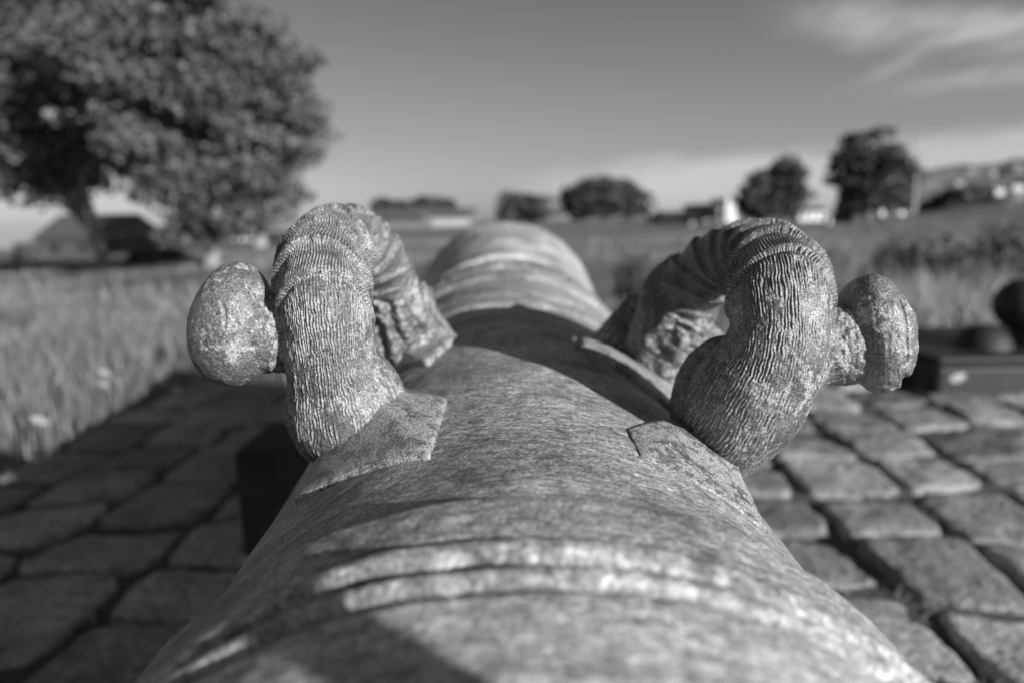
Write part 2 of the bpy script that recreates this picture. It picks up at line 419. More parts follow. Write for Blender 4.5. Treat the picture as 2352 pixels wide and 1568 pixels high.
# ------------------------------------------------------------------ cannon barrel
AX = ray(1150, 404).normalized()                       # pointing direction of the barrel
H = .338
dn = -UP + RT*.036; dn = (dn - AX*dn.dot(AX)).normalized()             # straight from the camera's place to the bore line
OX = CAM + dn*H                                        # bore line point below the camera
LT = AX.cross(-dn).normalized()                        # towards the right
ROTC = D2R(3.5)
def bar(a, th, r):                                     # th measured clockwise from the top
    return OX + AX*a + (-dn)*(math.cos(th)*r) + LT*(math.sin(th)*r)
prof = [(-.62, .0), (-.62, .222), (-.56, .230), (-.50, .230), (-.48, .218), (-.40, .216), (.02, .2095), (.112, .2085),
        (.116, .2085), (.119, .2110), (.127, .2125), (.135, .2110), (.138, .2082), (.148, .2078), (.150, .2088), (.153, .2088), (.155, .2076),
        (.1915, .2078), (.1925, .2055), (.1955, .2050), (.1965, .2090), (.1985, .2108), (.2010, .2110), (.2030, .2098), (.2038, .2058), (.2072, .2054), (.2082, .2096), (.2105, .2118), (.2160, .2124), (.2188, .2110), (.2196, .2066),
        (.2230, .2056), (.2240, .2078), (.240, .2084), (.252, .2092), (.2565, .2090), (.2590, .2072), (.2615, .2038), (.275, .2026), (.30, .2012), (.34, .2003), (.50, .1998), (.72, .1990),
        (.735, .1992), (.742, .2030), (.76, .2040), (.775, .2032), (.785, .2000), (.80, .1998), (.815, .2028), (.83, .2035), (.845, .2028), (.86, .2000), (.93, .1985),
        (.945, .1990), (.95, .2040), (.975, .2075), (1.0, .2050), (1.008, .1900), (1.04, .1850), (1.10, .1850), (1.108, .1990), (1.13, .2050), (1.148, .2010), (1.152, .1860),
        (1.20, .1850), (1.28, .1865), (1.285, .1930), (1.305, .1955), (1.325, .1930), (1.33, .1890), (1.345, .1885), (1.35, .1910), (1.37, .1925), (1.42, .1970), (1.52, .2070), (1.60, .2170), (1.66, .2240), (1.71, .2260), (1.735, .2260), (1.745, .222), (1.75, .2150), (1.75, .10), (1.2, .09), (1.2, 0)]
def build_barrel():
    A = []; R = []
    for (a0, r0), (a1, r1) in zip(prof[:-1], prof[1:]):
        ln = math.hypot(a1-a0, r1-r0); k = max(1, int(ln/.0022))
        for i in range(k): A.append(a0+(a1-a0)*i/k); R.append(r0+(r1-r0)*i/k)
    A.append(prof[-1][0]); R.append(prof[-1][1]); A = np.array(A); R = np.array(R)
    R = np.where((A > -.5) & (R > .15), R + .0030*(1-sstep(A, .235, .31)), R)
    # soften the corners, as in an old casting
    for _ in range(1):
        R[1:-1] = np.where((A[1:-1] > -.5) & (A[1:-1] < 1.70), .25*R[:-2]+.5*R[1:-1]+.25*R[2:], R[1:-1])
    n = 512; th = np.linspace(-math.pi, math.pi, n+1)
    AA, TT = np.meshgrid(A, th, indexing='ij'); RR = np.repeat(R[:, None], n+1, 1)
    per = (TT+math.pi)/(2*math.pi)
    RR = RR + np.where(RR > .15, (fnoise(per*24, AA*14, 3, 24)-.5)*.0030 + (fnoise(per*96, AA*70, 7, 96)-.5)*.0010, 0)
    # nicks on the mouldings
    ring = np.exp(-((AA-.214)/.010)**2) + np.exp(-((AA-.193)/.006)**2) + np.exp(-((AA-1.0)/.04)**2)*1.5 + np.exp(-((AA-1.13)/.03)**2)*2
    RR = RR + ring*(np.clip(vnoise(per*150, AA*60, 13, 150)-.62, 0, 1))*(-.006)
    ax, dd, ll, ox = (np.array(q) for q in (AX, -dn, LT, OX))
    P = ox + AA[..., None]*ax + (np.cos(TT)*RR)[..., None]*dd + (np.sin(TT)*RR)[..., None]*ll
    v = P.reshape(-1, 3); m = n+1
    i = np.arange(len(A)-1)[:, None]*m; j = np.arange(n)[None, :]
    f = np.stack([i+j, i+j+1, i+m+j+1, i+m+j], -1).reshape(-1, 4)[:, ::-1]
    uv = np.stack([TT*.2, AA], -1).reshape(-1, 2)
    return v, f, uv
bv, bf, buv = build_barrel()
cloc = Vector((OX.x, .3, .02))
cannon = empty('cannon', tuple(cloc))
tag(cannon, 'old weathered cannon barrel with two cast handles lying on timber beams over cobbles', 'cannon')
SH = np.array(cloc)
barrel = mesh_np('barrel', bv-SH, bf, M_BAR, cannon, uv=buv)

# ------------------------------------------------------------------ handles
def catmull(pts, n):
    P = np.array(pts, float); P = np.vstack([2*P[0]-P[1], P, 2*P[-1]-P[-2]])
    out = []
    segs = len(P)-3
    for t in np.linspace(0, segs-1e-6, n):
        i = int(t); u = t-i; p0, p1, p2, p3 = P[i:i+4]
        out.append(.5*((2*p1)+(-p0+p2)*u+(2*p0-5*p1+4*p2-p3)*u*u+(-p0+3*p1-3*p2+p3)*u**3))
    return np.array(out)
def grid_faces(nu, nv, flip=False):
    i = np.arange(nu-1)[:, None]*nv; j = np.arange(nv)[None, :]; j2 = (j+1) % nv
    f = np.stack([i+j, i+j2, i+nv+j2, i+nv+j], -1).reshape(-1, 4)
    return f[:, ::-1] if flip else f
def add_attr(o, name, vals):
    a = o.data.attributes.new(name, 'FLOAT', 'POINT'); a.data.foreach_set('value', np.asarray(vals, np.float32).ravel())

def handle(side, ctl, ctl_px, seed):
    """ctl_px: (px,py,depth,radius,flatten)"""
    pts = [tuple(at(c[0], c[1], c[2])) + (c[3],) for c in ctl_px]
    S = catmull(pts, 680)
    C = S[:, :3]; Rd = S[:, 3]
    T = np.gradient(C, axis=0); T /= np.linalg.norm(T, axis=1)[:, None]
    arc = np.concatenate([[0], np.cumsum(np.linalg.norm(np.diff(C, axis=0), axis=1))])
    # frame: reference is the sideways direction so that theta=0 faces outwards from the arch
    ref = np.array(LT)
    Bv = ref[None, :] - (T@ref)[:, None]*T; Bv /= np.linalg.norm(Bv, axis=1)[:, None]
    Nv = np.cross(T, Bv)
    nv = 640; th = np.linspace(0, 2*math.pi, nv, endpoint=False)
    TT = np.repeat(th[None, :], len(C), 0); AA = np.repeat(arc[:, None], nv, 1); per = TT/(2*math.pi)
    u = np.repeat(np.linspace(0, 1, len(C))[:, None], nv, 1)
    R = np.repeat(Rd[:, None], nv, 1)
    # lumps of the casting
    R = R*(1 + (fnoise(per*5, AA*30, seed, 5, 3)-.5)*.16)
    crest = np.full(R.shape, .5)
    u0, u1 = ctl
    # long wavy grooves of the near leg
    warp = (fnoise(per*8, AA*45, seed+3, 8, 3)-.5)*13.0 + (fnoise(per*24, AA*160, seed+4, 24, 2)-.5)*6.0
    twist = 55*(AA-.05)*(1 if side < 0 else -1)
    ridge = np.sin(TT*62 + warp*1.0 + np.round(twist*0)+twist*.0)
    ridge = np.sin(TT*98 + warp + (fnoise(per*60, AA*330, seed+5, 60, 2)-.5)*5.5)*.8 + np.sin(TT*57 - warp*.8 + 2)*.4
    ridge = np.sign(ridge)*np.abs(ridge)**.7
    brk = sstep(fnoise(per*50, AA*170, seed+6, 50, 2), .25, .62)*1.2*(.35+.65*sstep(fnoise(per*9, AA*50, seed+16, 9, 2), .3, .55))
    wl = 1-sstep(u+.049*np.cos(TT-math.pi*.5), u0-.015, u0+.01)
    d = ridge*.00046*wl*brk*sstep(u, .03, .10)
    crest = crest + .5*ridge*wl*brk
    # overlapping scale collars over the top
    nr = 7
    curve = .035*np.cos(TT - (math.pi*.5))
    q = (u - u0 + curve*1.4)/(u1-u0)*nr
    q = q + (vnoise(per*9, q*.7, seed+8, 9)-.5)*.35
    saw = (q - np.floor(q))
    uq = u + curve*1.4
    ws = sstep(uq, u0-.012, u0)*(1-sstep(u, u1-.01, u1+.03))
    lip = (1-saw)**1.4
    comb = np.sin(TT*96 + (fnoise(per*10, q*2.0, seed+9, 10, 2)-.5)*9 + np.floor(q)*2.1)
    d = d + ws*(lip*.0046 + comb*.00050*sstep(saw, .02, .2)*(1-.4*saw) - .0018)
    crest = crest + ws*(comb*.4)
    # rough skin of the far leg with flowing folds
    wf = sstep(u, u1, u1+.05)
    folds = np.sin(TT*9 + (fnoise(per*6, AA*40, seed+12, 6)-.5)*9)
    d = d + wf*(folds*.0026 + (fnoise(per*30, AA*190, seed+13, 30)-.5)*.006)
    d = d + (fnoise(per*90, AA*560, seed+15, 90, 2)-.5)*.0007
    R = R + d
    P = C[:, None, :] + R[..., None]*(np.cos(TT)[..., None]*Bv[:, None, :] + np.sin(TT)[..., None]*Nv[:, None, :])
    o = mesh_np('handle', P.reshape(-1, 3)-SH, grid_faces(len(C), nv), M_HAN, cannon)
    add_attr(o, 'crest', crest)
    return o
def lump(name, parent, centre, axes, radii, seed, fn=None, n=150, groove=None, mat=None, rough=.0016, lumpy=.14, ridges=0):
    """ellipsoid-like casting: axes = three unit vectors"""
    c = np.array(centre); A = np.array([list(a) for a in axes])
    ph = np.linspace(0, math.pi, n); th = np.linspace(0, 2*math.pi, 2*n, endpoint=False)
    PH, TH = np.meshgrid(ph, th, indexing='ij')
    d = np.stack([np.sin(PH)*np.cos(TH), np.sin(PH)*np.sin(TH), np.cos(PH)], -1)
    p = d*np.array(radii)
    if fn is not None: p = fn(d, p)
    flat = p.reshape(-1, 3)
    nn = noise3(flat, 70, seed)-.5; n2 = noise3(flat, 420, seed+2)-.5
    k = (1 + nn*lumpy)[:, None]
    flat = flat*k + d.reshape(-1, 3)*(n2*rough)[:, None]
    if ridges:
        t_ = TH.ravel(); z_ = PH.ravel()
        rd = np.sin(t_*ridges + (fnoise(t_/(2*math.pi)*20, z_*7, seed+7, 20, 2)-.5)*9)*np.sin(z_)*sstep(fnoise(t_/(2*math.pi)*30, z_*9, seed+8, 30, 2), .25, .6)
        flat = flat + d.reshape(-1, 3)*(rd*.0006)[:, None]
    if groove is not None: flat = flat + d.reshape(-1, 3)*groove(d.reshape(-1, 3))[:, None]
    P = flat@A + c
    o = mesh_np(name, P-SH, grid_faces(n, 2*n), mat or M_HAN, parent)
    add_attr(o, 'crest', np.full(len(P), .44)); return o
def unit(v): v = np.array(v, float); return v/np.linalg.norm(v)

left_ctl = [(850, 1010, .495, .030), (812, 978, .458, .0335), (788, 930, .436, .0362), (768, 862, .424, .0282), (758, 798, .419, .0262), (752, 730, .418, .0272), (744, 660, .424, .0285),
            (748, 605, .440, .0275), (772, 562, .472, .0255), (815, 560, .512, .0250), (852, 592, .548, .0255), (880, 650, .580, .0270),
            (900, 725, .605, .0305), (925, 800, .628, .034), (950, 860, .650, .034)]
right_ctl = [(1640, 1010, .480, .031), (1672, 965, .452, .0355), (1716, 910, .430, .0365), (1762, 835, .418, .0315), (1786, 765, .412, .0285), (1790, 700, .414, .0290),
             (1786, 640, .430, .0285), (1758, 598, .465, .0260), (1700, 590, .510, .0250), (1640, 612, .548, .0255), (1588, 665, .582, .0280),
             (1550, 730, .606, .0330), (1528, 800, .628, .0385), (1508, 860, .650, .040)]
hl = handle(-1, (.36, .74), left_ctl, 40)
hr = handle(1, (.385, .76), right_ctl, 70)
tag(hl, 'cast handle on the left flank with vertical grooves, sunlit all over')
tag(hr, 'cast handle on the right flank, its inner side in shade')

R3, U3, F3 = np.array(RT), np.array(UP), np.array(FW)
def rotax(deg):       # image-plane rotated right/up axes
    a = D2R(deg); return R3*math.cos(a)+U3*math.sin(a), -R3*math.sin(a)+U3*math.cos(a)
def egg(kx):
    def fn(d, p):
        q = p.copy(); q[..., 0] = p[..., 0]*(1 - kx*d[..., 2]); return q
    return fn
# knobs: local z = long axis (up in the picture), x = sideways, y = away
rx, uz = rotax(-4)
def groove_l(d):
    arc_ = np.abs(np.hypot(d[:, 0]+.16, d[:, 2]-.02)-.36); front = (d[:, 1] < -.2)*(d[:, 0] > -.02)
    return -.0011*np.exp(-(arc_/.035)**2)*front*sstep(-np.abs(d[:, 2]-.02), -.34, -.22)
kl = lump('knob', hl, at(541, 742, .425), (rx, F3, uz), (.0268, .0285, .0385), 81, egg(.18), groove=groove_l)
rx, uz = rotax(11)
LUMPR = .26
def groove_r(d):
    a_ = np.abs(d[:, 0]-.30-.12*d[:, 2]); front = d[:, 1] < 0
    b_ = np.abs(d[:, 2]+.78+.4*(d[:, 0]-.3))
    return -.0012*np.exp(-(a_/.035)**2)*front*(d[:, 2] < .5)*(d[:, 2] > -.5) - .0045*np.exp(-(b_/.07)**2)*front*(d[:, 0] > .15)
def blocky(d, p):
    q = p.copy(); q[..., 0] = np.where(d[..., 0] < 0, p[..., 0]*.74, p[..., 0]*(1-.10*np.abs(d[..., 2])))
    pn = (np.abs(d)**2.25).sum(-1)**(1/2.25)
    return q/pn[..., None]*.97
kr = lump('knob', hr, at(2004, 768, .418), (rx, F3, uz), (.0236, .0275, .0376), 95, blocky, groove=groove_r, lumpy=LUMPR)
def neck(parent, p0, p1, r0, rm, r1, seed):
    P0, P1 = np.array(p0), np.array(p1); n = 90; nv = 240
    t = np.linspace(0, 1, n); C = P0 + (P1-P0)*t[:, None]
    T = unit(P1-P0); B = unit(np.cross(T, F3)); Nn = np.cross(T, B)
    rad = np.where(t < .5, rm+(r0-rm)*(1-t*2)**2.2, rm+(r1-rm)*(t*2-1)**2.2)
    th = np.linspace(0, 2*math.pi, nv, endpoint=False); TT, tt = np.meshgrid(th, t)
    R = rad[:, None]*(1+(fnoise(TT/(2*math.pi)*6, tt*3, seed, 6)-.5)*.12) + (fnoise(TT/(2*math.pi)*40, tt*12, seed+2, 40)-.5)*.0018
    P = C[:, None, :]+R[..., None]*(np.cos(TT)[..., None]*B*1.15+np.sin(TT)[..., None]*Nn)
    o = mesh_np('neck', P.reshape(-1, 3)-SH, grid_faces(n, nv), M_HAN, parent); add_attr(o, 'crest', np.full(n*nv, .6)); return o
neck(hl, at(596, 765, .426), at(712, 772, .430), .0225, .0205, .032, 5)
neck(hr, at(1972, 790, .421), at(1850, 790, .424), .0215, .0215, .030, 6)

# ---- plates under the feet, drawn on the curved barrel
def on_barrel(px, py, lift=0.0, r=.2):
    d = ray(px, py).normalized(); o = CAM-OX
    # ray / cylinder
    def perp(v): return v - AX*v.dot(AX)
    od, oo = perp(d), perp(o); rr = r+lift
    A_ = od.dot(od); B_ = 2*od.dot(oo); C_ = oo.dot(oo)-rr*rr; disc = B_*B_-4*A_*C_
    if disc < 0: disc = 0
    t = (-B_-math.sqrt(disc))/(2*A_); p = CAM+d*t; q = p-OX
    return q.dot(AX), math.atan2(q.dot(LT), q.dot(-dn))
def plate(parent, outline, apex, rise, seed, lip=.0045, top=.35, name='base_plate'):
    """outline: (a,theta) corners; facets rise from a lip to a smaller polygon round the foot"""
    nP = len(outline); rings = []
    def pt(a, th, r): return np.array(bar(a, th, r))
    sub = 14
    out = []
    for i in range(nP):
        a0, t0 = outline[i]; a1, t1 = outline[(i+1) % nP]
        for k in range(sub): out.append((a0+(a1-a0)*k/sub, t0+(t1-t0)*k/sub))
    m = len(out)
    prof_ = [(1.02, -.012), (1.0, lip*.75), (.985, lip), (.8, lip+rise*.22), (.6, lip+rise*.48), (top, lip+rise), (.05, lip+rise)]
    V = []
    # subdivide the profile
    pr = []
    for (s0, h0), (s1, h1) in zip(prof_[:-1], prof_[1:]):
        k = 2 if s0 > .97 else 10
        for i in range(k): pr.append((s0+(s1-s0)*i/k, h0+(h1-h0)*i/k))
    pr.append(prof_[-1])
    for s, h in pr:
        for a, t in out:
            aa = apex[0]+(a-apex[0])*s; tt = apex[1]+(t-apex[1])*s
            V.append(pt(aa, tt, .2+h))
    V = np.array(V); nn = noise3(V, 220, seed)-.5
    V = V + np.array(-dn)*(nn*.0016)[:, None]
    f = grid_faces(len(pr), m)
    o = mesh_np(name, V-SH, f, M_HAN, parent, smooth=True)
    o.data.shade_smooth() if hasattr(o.data, 'shade_smooth') else None
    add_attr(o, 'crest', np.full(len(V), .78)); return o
def OB(lst): return [on_barrel(*p) for p in lst]
lo = OB([(905, 900), (1027, 926), (988, 1056), (682, 1164), (706, 1100)]); 
plate(hl, lo, on_barrel(880, 975), .016, 3, lip=.0045, top=.3)
ro = OB([(1560, 962), (1440, 990), (1470, 1052), (1760, 1225), (1735, 1080)])
plate(hr, ro, on_barrel(1600, 1012), .014, 4, lip=.002, top=.3)
lf = OB([(930, 780), (1052, 776), (985, 838), (870, 872), (820, 860)])
plate(hl, lf, on_barrel(930, 835), .008, 5)
rf = OB([(1320, 796), (1345, 778), (1560, 830), (1600, 960), (1540, 945)])
plate(hr, rf, on_barrel(1510, 880), .008, 6)
# fins and lips of the far heads
def ax3(deg): a, b_ = rotax(deg); return (a, F3, b_)
lump('fin', hl, at(918, 632, .60), ax3(28), (.013, .016, .026), 7, rough=.004, lumpy=.5)
def wedge_fin(parent, pts, d, thick, seed):
    # angular cast fin: outline with its own thickness, edges drawn in
    n = len(pts); cx_ = sum(p[0] for p in pts)/n; cy_ = sum(p[1] for p in pts)/n; rings = []
    per_ = []
    for i in range(n):
        for k in range(10):
            t = k/10; per_.append((pts[i][0]*(1-t)+pts[(i+1) % n][0]*t, pts[i][1]*(1-t)+pts[(i+1) % n][1]*t))
    V = []
    for sc_, off_ in ((.02, -.5), (.4, -.5), (.8, -.46), (.95, -.36), (1, -.15), (1, .15), (.95, .4), (.5, .5), (.02, .5)):
        for (x, y) in per_:
            V.append(np.array(at(cx_+(x-cx_)*sc_, cy_+(y-cy_)*sc_, d)) + F3*off_*thick)
    V = np.array(V); V = V + (np.stack([noise3(V, 160, seed), noise3(V, 160, seed+20), noise3(V, 160, seed+40)], -1)-.5)*.005
    o = mesh_np('fin', V-SH, grid_faces(9, len(per_)), M_HAN, parent); add_attr(o, 'crest', np.full(len(V), .55)); return o
wedge_fin(hl, [(955, 662), (972, 648), (992, 662), (1002, 705), (1030, 745), (1056, 782), (985, 832), (950, 760)], .632, .022, 8)
lump('jaw', hl, at(950, 790, .625), ax3(25), (.026, .022, .036), 9, rough=.004, lumpy=.5)
lump('fin', hr, at(1528, 645, .60), ax3(-38), (.014, .016, .034), 10, rough=.004, lumpy=.5)
wedge_fin(hr, [(1474, 676), (1440, 674), (1424, 700), (1358, 776), (1352, 796), (1440, 825), (1480, 765)], .636, .022, 11)
lump('jaw', hr, at(1600, 800, .62), ax3(60), (.026, .022, .040), 12, rough=.004, lumpy=.5)
# rear lobe of the right foot
lump('lobe', hr, at(1640, 905, .452), (rotax(-20)[0], F3, rotax(-20)[1]), (.0265, .030, .040), 14, ridges=44)
lump('lobe', hl, at(866, 905, .448), (rotax(22)[0], F3, rotax(22)[1]), (.0175, .024, .031), 15, ridges=40)

# ------------------------------------------------------------------ timber beams under the cannon
def beam(x0, x1, y0, y1, z1, label):
    o = empty('timber_beam', ((x0+x1)/2, (y0+y1)/2, 0))
    b = MB(); b.box(x0-o.location.x, x1-o.location.x, y0-o.location.y, y1-o.location.y, .0, z1)
    b.build('beam', M_BLOCK, o, bevel=.008)
    k = MB(); k.box(-.30, -.16, -.06, .06, z1, z1+.05); k.build('wedge', M_BLOCK, o, bevel=.006)
    k = MB(); k.box(.16, .30, -.06, .06, z1, z1+.05); k.build('wedge', M_BLOCK, o, bevel=.006)
    tag(o, label, 'beam', 'beams under the cannon'); return o
beam(-.575, .42, 1.34, 1.56, .245, 'squared black timber beam under the muzzle end of the cannon, its corner showing left of the barrel')

# ------------------------------------------------------------------ stone shot pile at the right
def shot_pile():
    o = empty('shot_plinth', (2.35, 2.95, 0))
    b = MB(); b.box(-.73, 1.2, -.42, .45, -.02, .125); b.build('slab', M_IRON, o, bevel=.015)
    b = MB(); b.box(-.70, 1.15, -.37, .40, .125, .15); b.build('kerb', M_IRON, o, bevel=.01)
    tag(o, 'low black plinth carrying iron shot at the right edge of the cobbles', 'plinth')
    me = None
    for (x, y, z, lab) in ((1.965, 2.80, .135, 'black iron cannonball low on the plinth, leftmost of the pile'), (2.20, 2.83, .14, 'black iron cannonball on the plinth right of the leftmost one'),
                      (2.16, 2.86, .315, 'black iron cannonball resting on top of the pile at the right edge')):
        r = .11
        if me is None:
            n = 40; ph = np.linspace(0, math.pi, n); th = np.linspace(0, 2*math.pi, 2*n, endpoint=False)
            PH, TH = np.meshgrid(ph, th, indexing='ij')
            d = np.stack([np.sin(PH)*np.cos(TH), np.sin(PH)*np.sin(TH), np.cos(PH)], -1).reshape(-1, 3)
            d = d*(r+(noise3(d*r, 40, 3)-.5)*.006)[:, None]
            q = mesh_np('cannonball', d, grid_faces(n, 2*n), M_IRON); me = q.data
        else:
            q = bpy.data.objects.new('cannonball', me); COL.objects.link(q)
        q.location = (x, y, z); tag(q, lab, 'cannonball', 'iron shot on the plinth')
shot_pile()

# ------------------------------------------------------------------ unseen stake added behind the viewer to cast the band across the breech
def stake():
    ba_, bt_ = on_barrel(795, 1500, .008); base_pt = bar(ba_, bt_, .208)
    k = .55
    x, y = base_pt.x+TOSUN.x*k, base_pt.y+TOSUN.y*k
    o = empty('shadow_stake', (x, y, 0))
    b = MB(); b.tube([(0, 0, 0), (0, 0, 1.5)], [.0125, .0125], 12); b.build('pole', M_IRON, o)
    b = MB(); b.box(-.13, .13, -.008, .008, 1.5, 1.68, rot=.8); b.build('board', M_PALE, o)
    tag(o, 'thin unseen stake with a small board, added behind the breech to cast a shadow', 'sign')
stake()

# ------------------------------------------------------------------ flowers in the grass
def flower(px, py, d, s=1.0, lab=''):
    p = at(px, py, d); g = float(terrain(np.array(p.x), np.array(p.y)))
    o = empty('daisy', (p.x, p.y, g)); b = MB(); h = max(.03, p.z-g)
    b.tube([(0, 0, 0), (.004, 0, h*.6), (0, 0, h)], [.0015, .0012, .001], 6); b.build('stem', M_BLADE, o)
    b = MB(); n = 14
    for i in range(n):
        a = 2*math.pi*i/n; w = .18; r = .016*s
        def q(rr, aa, z): return (rr*math.cos(aa), -.3*z-.6*rr*math.sin(aa), h+z+.8*rr*math.sin(aa))
        b.quad(q(.004, a-.2, .001), q(r, a-w, .002), q(r*1.1, a+w, .002), q(.004, a+.2, .001))
    b.build('petals', M_PETAL, o)
    tag(o, lab, 'daisy', 'daisies in the grass')
flower(92, 966, 2.15, 1.5, 'white daisy in the sunlit grass at the left, nearest the cobbles')
flower(240, 856, 2.9, 1.3, 'white daisy in the grass above the shadow edge, upper of the left pair')
flower(238, 882, 2.75, 1.0, 'white daisy in the grass just below its neighbour near the shadow edge')
flower(408, 898, 2.6, 1.2, 'white daisy standing alone over the shaded cobbles left of the knob')
flower(2200, 868, 2.42, 1.5, 'white daisy against the black plinth at the right')

# ------------------------------------------------------------------ trees
def leaves(cl, per, rad, size, seed):
    """cl: list of clump centres (x,y,z,r)"""
    g = np.random.default_rng(seed); C = np.array(cl); n = len(C)*per
    c = np.repeat(C, per, 0)
    d = g.normal(size=(n, 3)); d /= np.linalg.norm(d, axis=1)[:, None]
    r = c[:, 3]*(g.random(n)**.33)
    p = c[:, :3] + d*r[:, None]*np.array([1.3, 1.3, .58])
    nrm = d*.5 + g.normal(size=(n, 3))*.6 + np.array([0, 0, .35]); nrm /= np.linalg.norm(nrm, axis=1)[:, None]
    t = np.cross(nrm, g.normal(size=(n, 3))); t /= np.linalg.norm(t, axis=1)[:, None]; b = np.cross(nrm, t)
    s = (size*g.uniform(.6, 1.3, n))[:, None]
    v = np.stack([p-t*s*.5, p-b*s*.36+nrm*s*.08, p+t*s*.6, p+b*s*.36+nrm*s*.08], 1).reshape(-1, 3)
    return v, (np.arange(n)*4)[:, None]+[0, 1, 2, 3]
def tree(name, base, th, cr, ch, cz, label, group=None, nclump=90, per=90, size=.14, clr=.55, mat=None, trunk_r=.2, lean=(0, 0), seed=0, shape=None, bark=None, low_cut=None):
    g = random.Random(seed)
    o = empty(name, tuple(base)); C = []; tries = 0
    while len(C) < nclump and tries < 20000:
        tries += 1
        x, y, z = (g.uniform(-1, 1) for _ in range(3)); q = math.sqrt(x*x+y*y+z*z)
        if q > 1 or q < .35: continue
        if g.random() > q**1.2: continue
        X, Y, Z = x*cr+lean[0], y*cr*.9+lean[1], cz+z*ch
        if shape and not shape(x, y, z): continue
        C.append((X, Y, Z, clr*g.uniform(.55, 1.25)))
    v, f = leaves(C, per, None, size, seed+5)
    mesh_np('crown', v, f, mat or M_LEAF, o, smooth=False)
    b = MB(); top_ = cz-ch*.1
    b.tube([(0, 0, -.2), (lean[0]*.1, 0, th*.4), (lean[0]*.15, lean[1]*.3, th), (lean[0]*.8, lean[1]*.8, top_+ch*.4)], [trunk_r*1.35, trunk_r, trunk_r*.8, trunk_r*.25], 10)
    for i in range(9):
        c = C[g.randrange(len(C))]; z0 = th*g.uniform(.7, 1.2); k = z0/max(th, .1)*.35
        s0 = Vector((lean[0]*k, lean[1]*k, z0)); e = Vector(c[:3]); mid = (s0+e)/2+Vector((0, 0, .12*ch))
        b.tube([s0, mid, e], [trunk_r*.42, trunk_r*.25, trunk_r*.07], 6)
    b.build('trunk', bark or M_BARK, o, smooth=True)
    return tag(o, label, 'tree', group)
def gpt(px, d):
    p = on_ground(px, d); p.z = float(terrain(np.array(p.x), np.array(p.y))); return p
def szz(d, pix): return pix/FPX*d

G1 = 'broad trees at the left of the meadow'
# near tree
b = gpt(478, 15.5)
tree('leafy_tree', b, 1.0, szz(15.5, 248), szz(15.5, 345), 3.72-b.z, 'largest dense leafy tree at the left, nearest of its group, with a pale trunk', G1, nclump=240, per=220, size=.15, clr=.60,
     trunk_r=.16, lean=(-.04, 0), seed=3, shape=lambda x, y, z: x < 1-1.8*max(0, z-.1) and not (z < -.5 and x < -.3))
b = gpt(235, 19)
tree('leafy_tree', b, 1.3, szz(19, 330), szz(19, 330), 5.5-b.z, 'leafy tree with a dark upright trunk at the far left edge', G1, nclump=290, per=180, size=.17, clr=.78,
     trunk_r=.14, lean=(-1.6, 0), seed=8)
b = gpt(592, 33)
tree('leafy_tree', b, 2.6, szz(33, 120), szz(33, 110), 5.0, 'small leafy tree with a pale trunk standing behind the largest left tree', G1, nclump=70, per=110, size=.25, clr=.9, trunk_r=.3, seed=12)
# centre bushes and right trees
G2 = 'trees on the far side of the meadow'
b = gpt(1388, 95)
tree('round_tree', b, .8, szz(95, 88), szz(95, 62), 2.6, 'wide low dark tree alone on the horizon right of the muzzle', G2, nclump=80, per=90, size=.6, clr=1.5, mat=M_LEAFD, trunk_r=.4, seed=21, shape=lambda x, y, z: z > -.35)
b = gpt(1180, 120)
tree('round_tree', b, .8, szz(120, 30), szz(120, 36), 2.6, 'small dark shrubby tree directly behind the top of the muzzle', G2, nclump=26, per=80, size=.6, clr=1.3, mat=M_LEAFD, trunk_r=.3, seed=22)
b = gpt(1234, 120)
tree('round_tree', b, .8, szz(120, 34), szz(120, 34), 2.6, 'small dark shrubby tree just right of the muzzle top', G2, nclump=26, per=80, size=.6, clr=1.3, mat=M_LEAFD, trunk_r=.3, seed=23)
b = gpt(1745, 80)
tree('dark_tree', b, 1.0, szz(80, 48), szz(80, 50), 3.0, 'dark dense tree beside the white building, shorter of the joined pair', G2, nclump=70, per=90, size=.5, clr=1.0, mat=M_LEAFD, trunk_r=.35, seed=24)
b = gpt(1800, 80)
tree('dark_tree', b, 1.0, szz(80, 44), szz(80, 62), 3.8, 'dark dense tree with a pointed top, taller of the joined pair', G2, nclump=70, per=90, size=.5, clr=.95, mat=M_LEAFD, trunk_r=.35, seed=25)
b = gpt(1992, 62)
tree('dark_tree', b, 1.8, szz(62, 84), szz(62, 92), 4.3, 'tall dark round-crowned tree beside the mast, tallest on the right horizon', G2, nclump=130, per=110, size=.38, clr=.85, mat=M_LEAFD, trunk_r=.35, seed=26)
b = gpt(2062, 66)
tree('pale_tree', b, 1.5, szz(66, 30), szz(66, 66), 3.6, 'slender paler tree between the tall dark tree and the mast', G2, nclump=40, per=80, size=.36, clr=.6, mat=M_LEAF, trunk_r=.2, seed=27)
for i, (px, w, h_) in enumerate(((880, 14, 18), (905, 10, 12), (945, 22, 15), (975, 24, 20), (1015, 26, 17), (1530, 30, 6), (1580, 26, 9))):
    b = gpt(px, 105)
    labs = ['small dark tree at the left end of the long shed', 'tiny dark shrub behind the left wing of the shed', 'low dark tree behind the shed left of its middle', 'rounded dark tree behind the middle of the shed',
            'broad dark tree behind the right wing of the shed', 'low hedge shrub on the bare horizon right of the wide tree', 'low hedge shrub on the horizon left of the white building']
    tree('distant_tree', b, .6, szz(105, w), szz(105, h_), 3.0 if i < 5 else .8, labs[i], G2, nclump=20, per=60, size=.7, clr=1.1, mat=M_LEAFD, trunk_r=.25, seed=30+i)
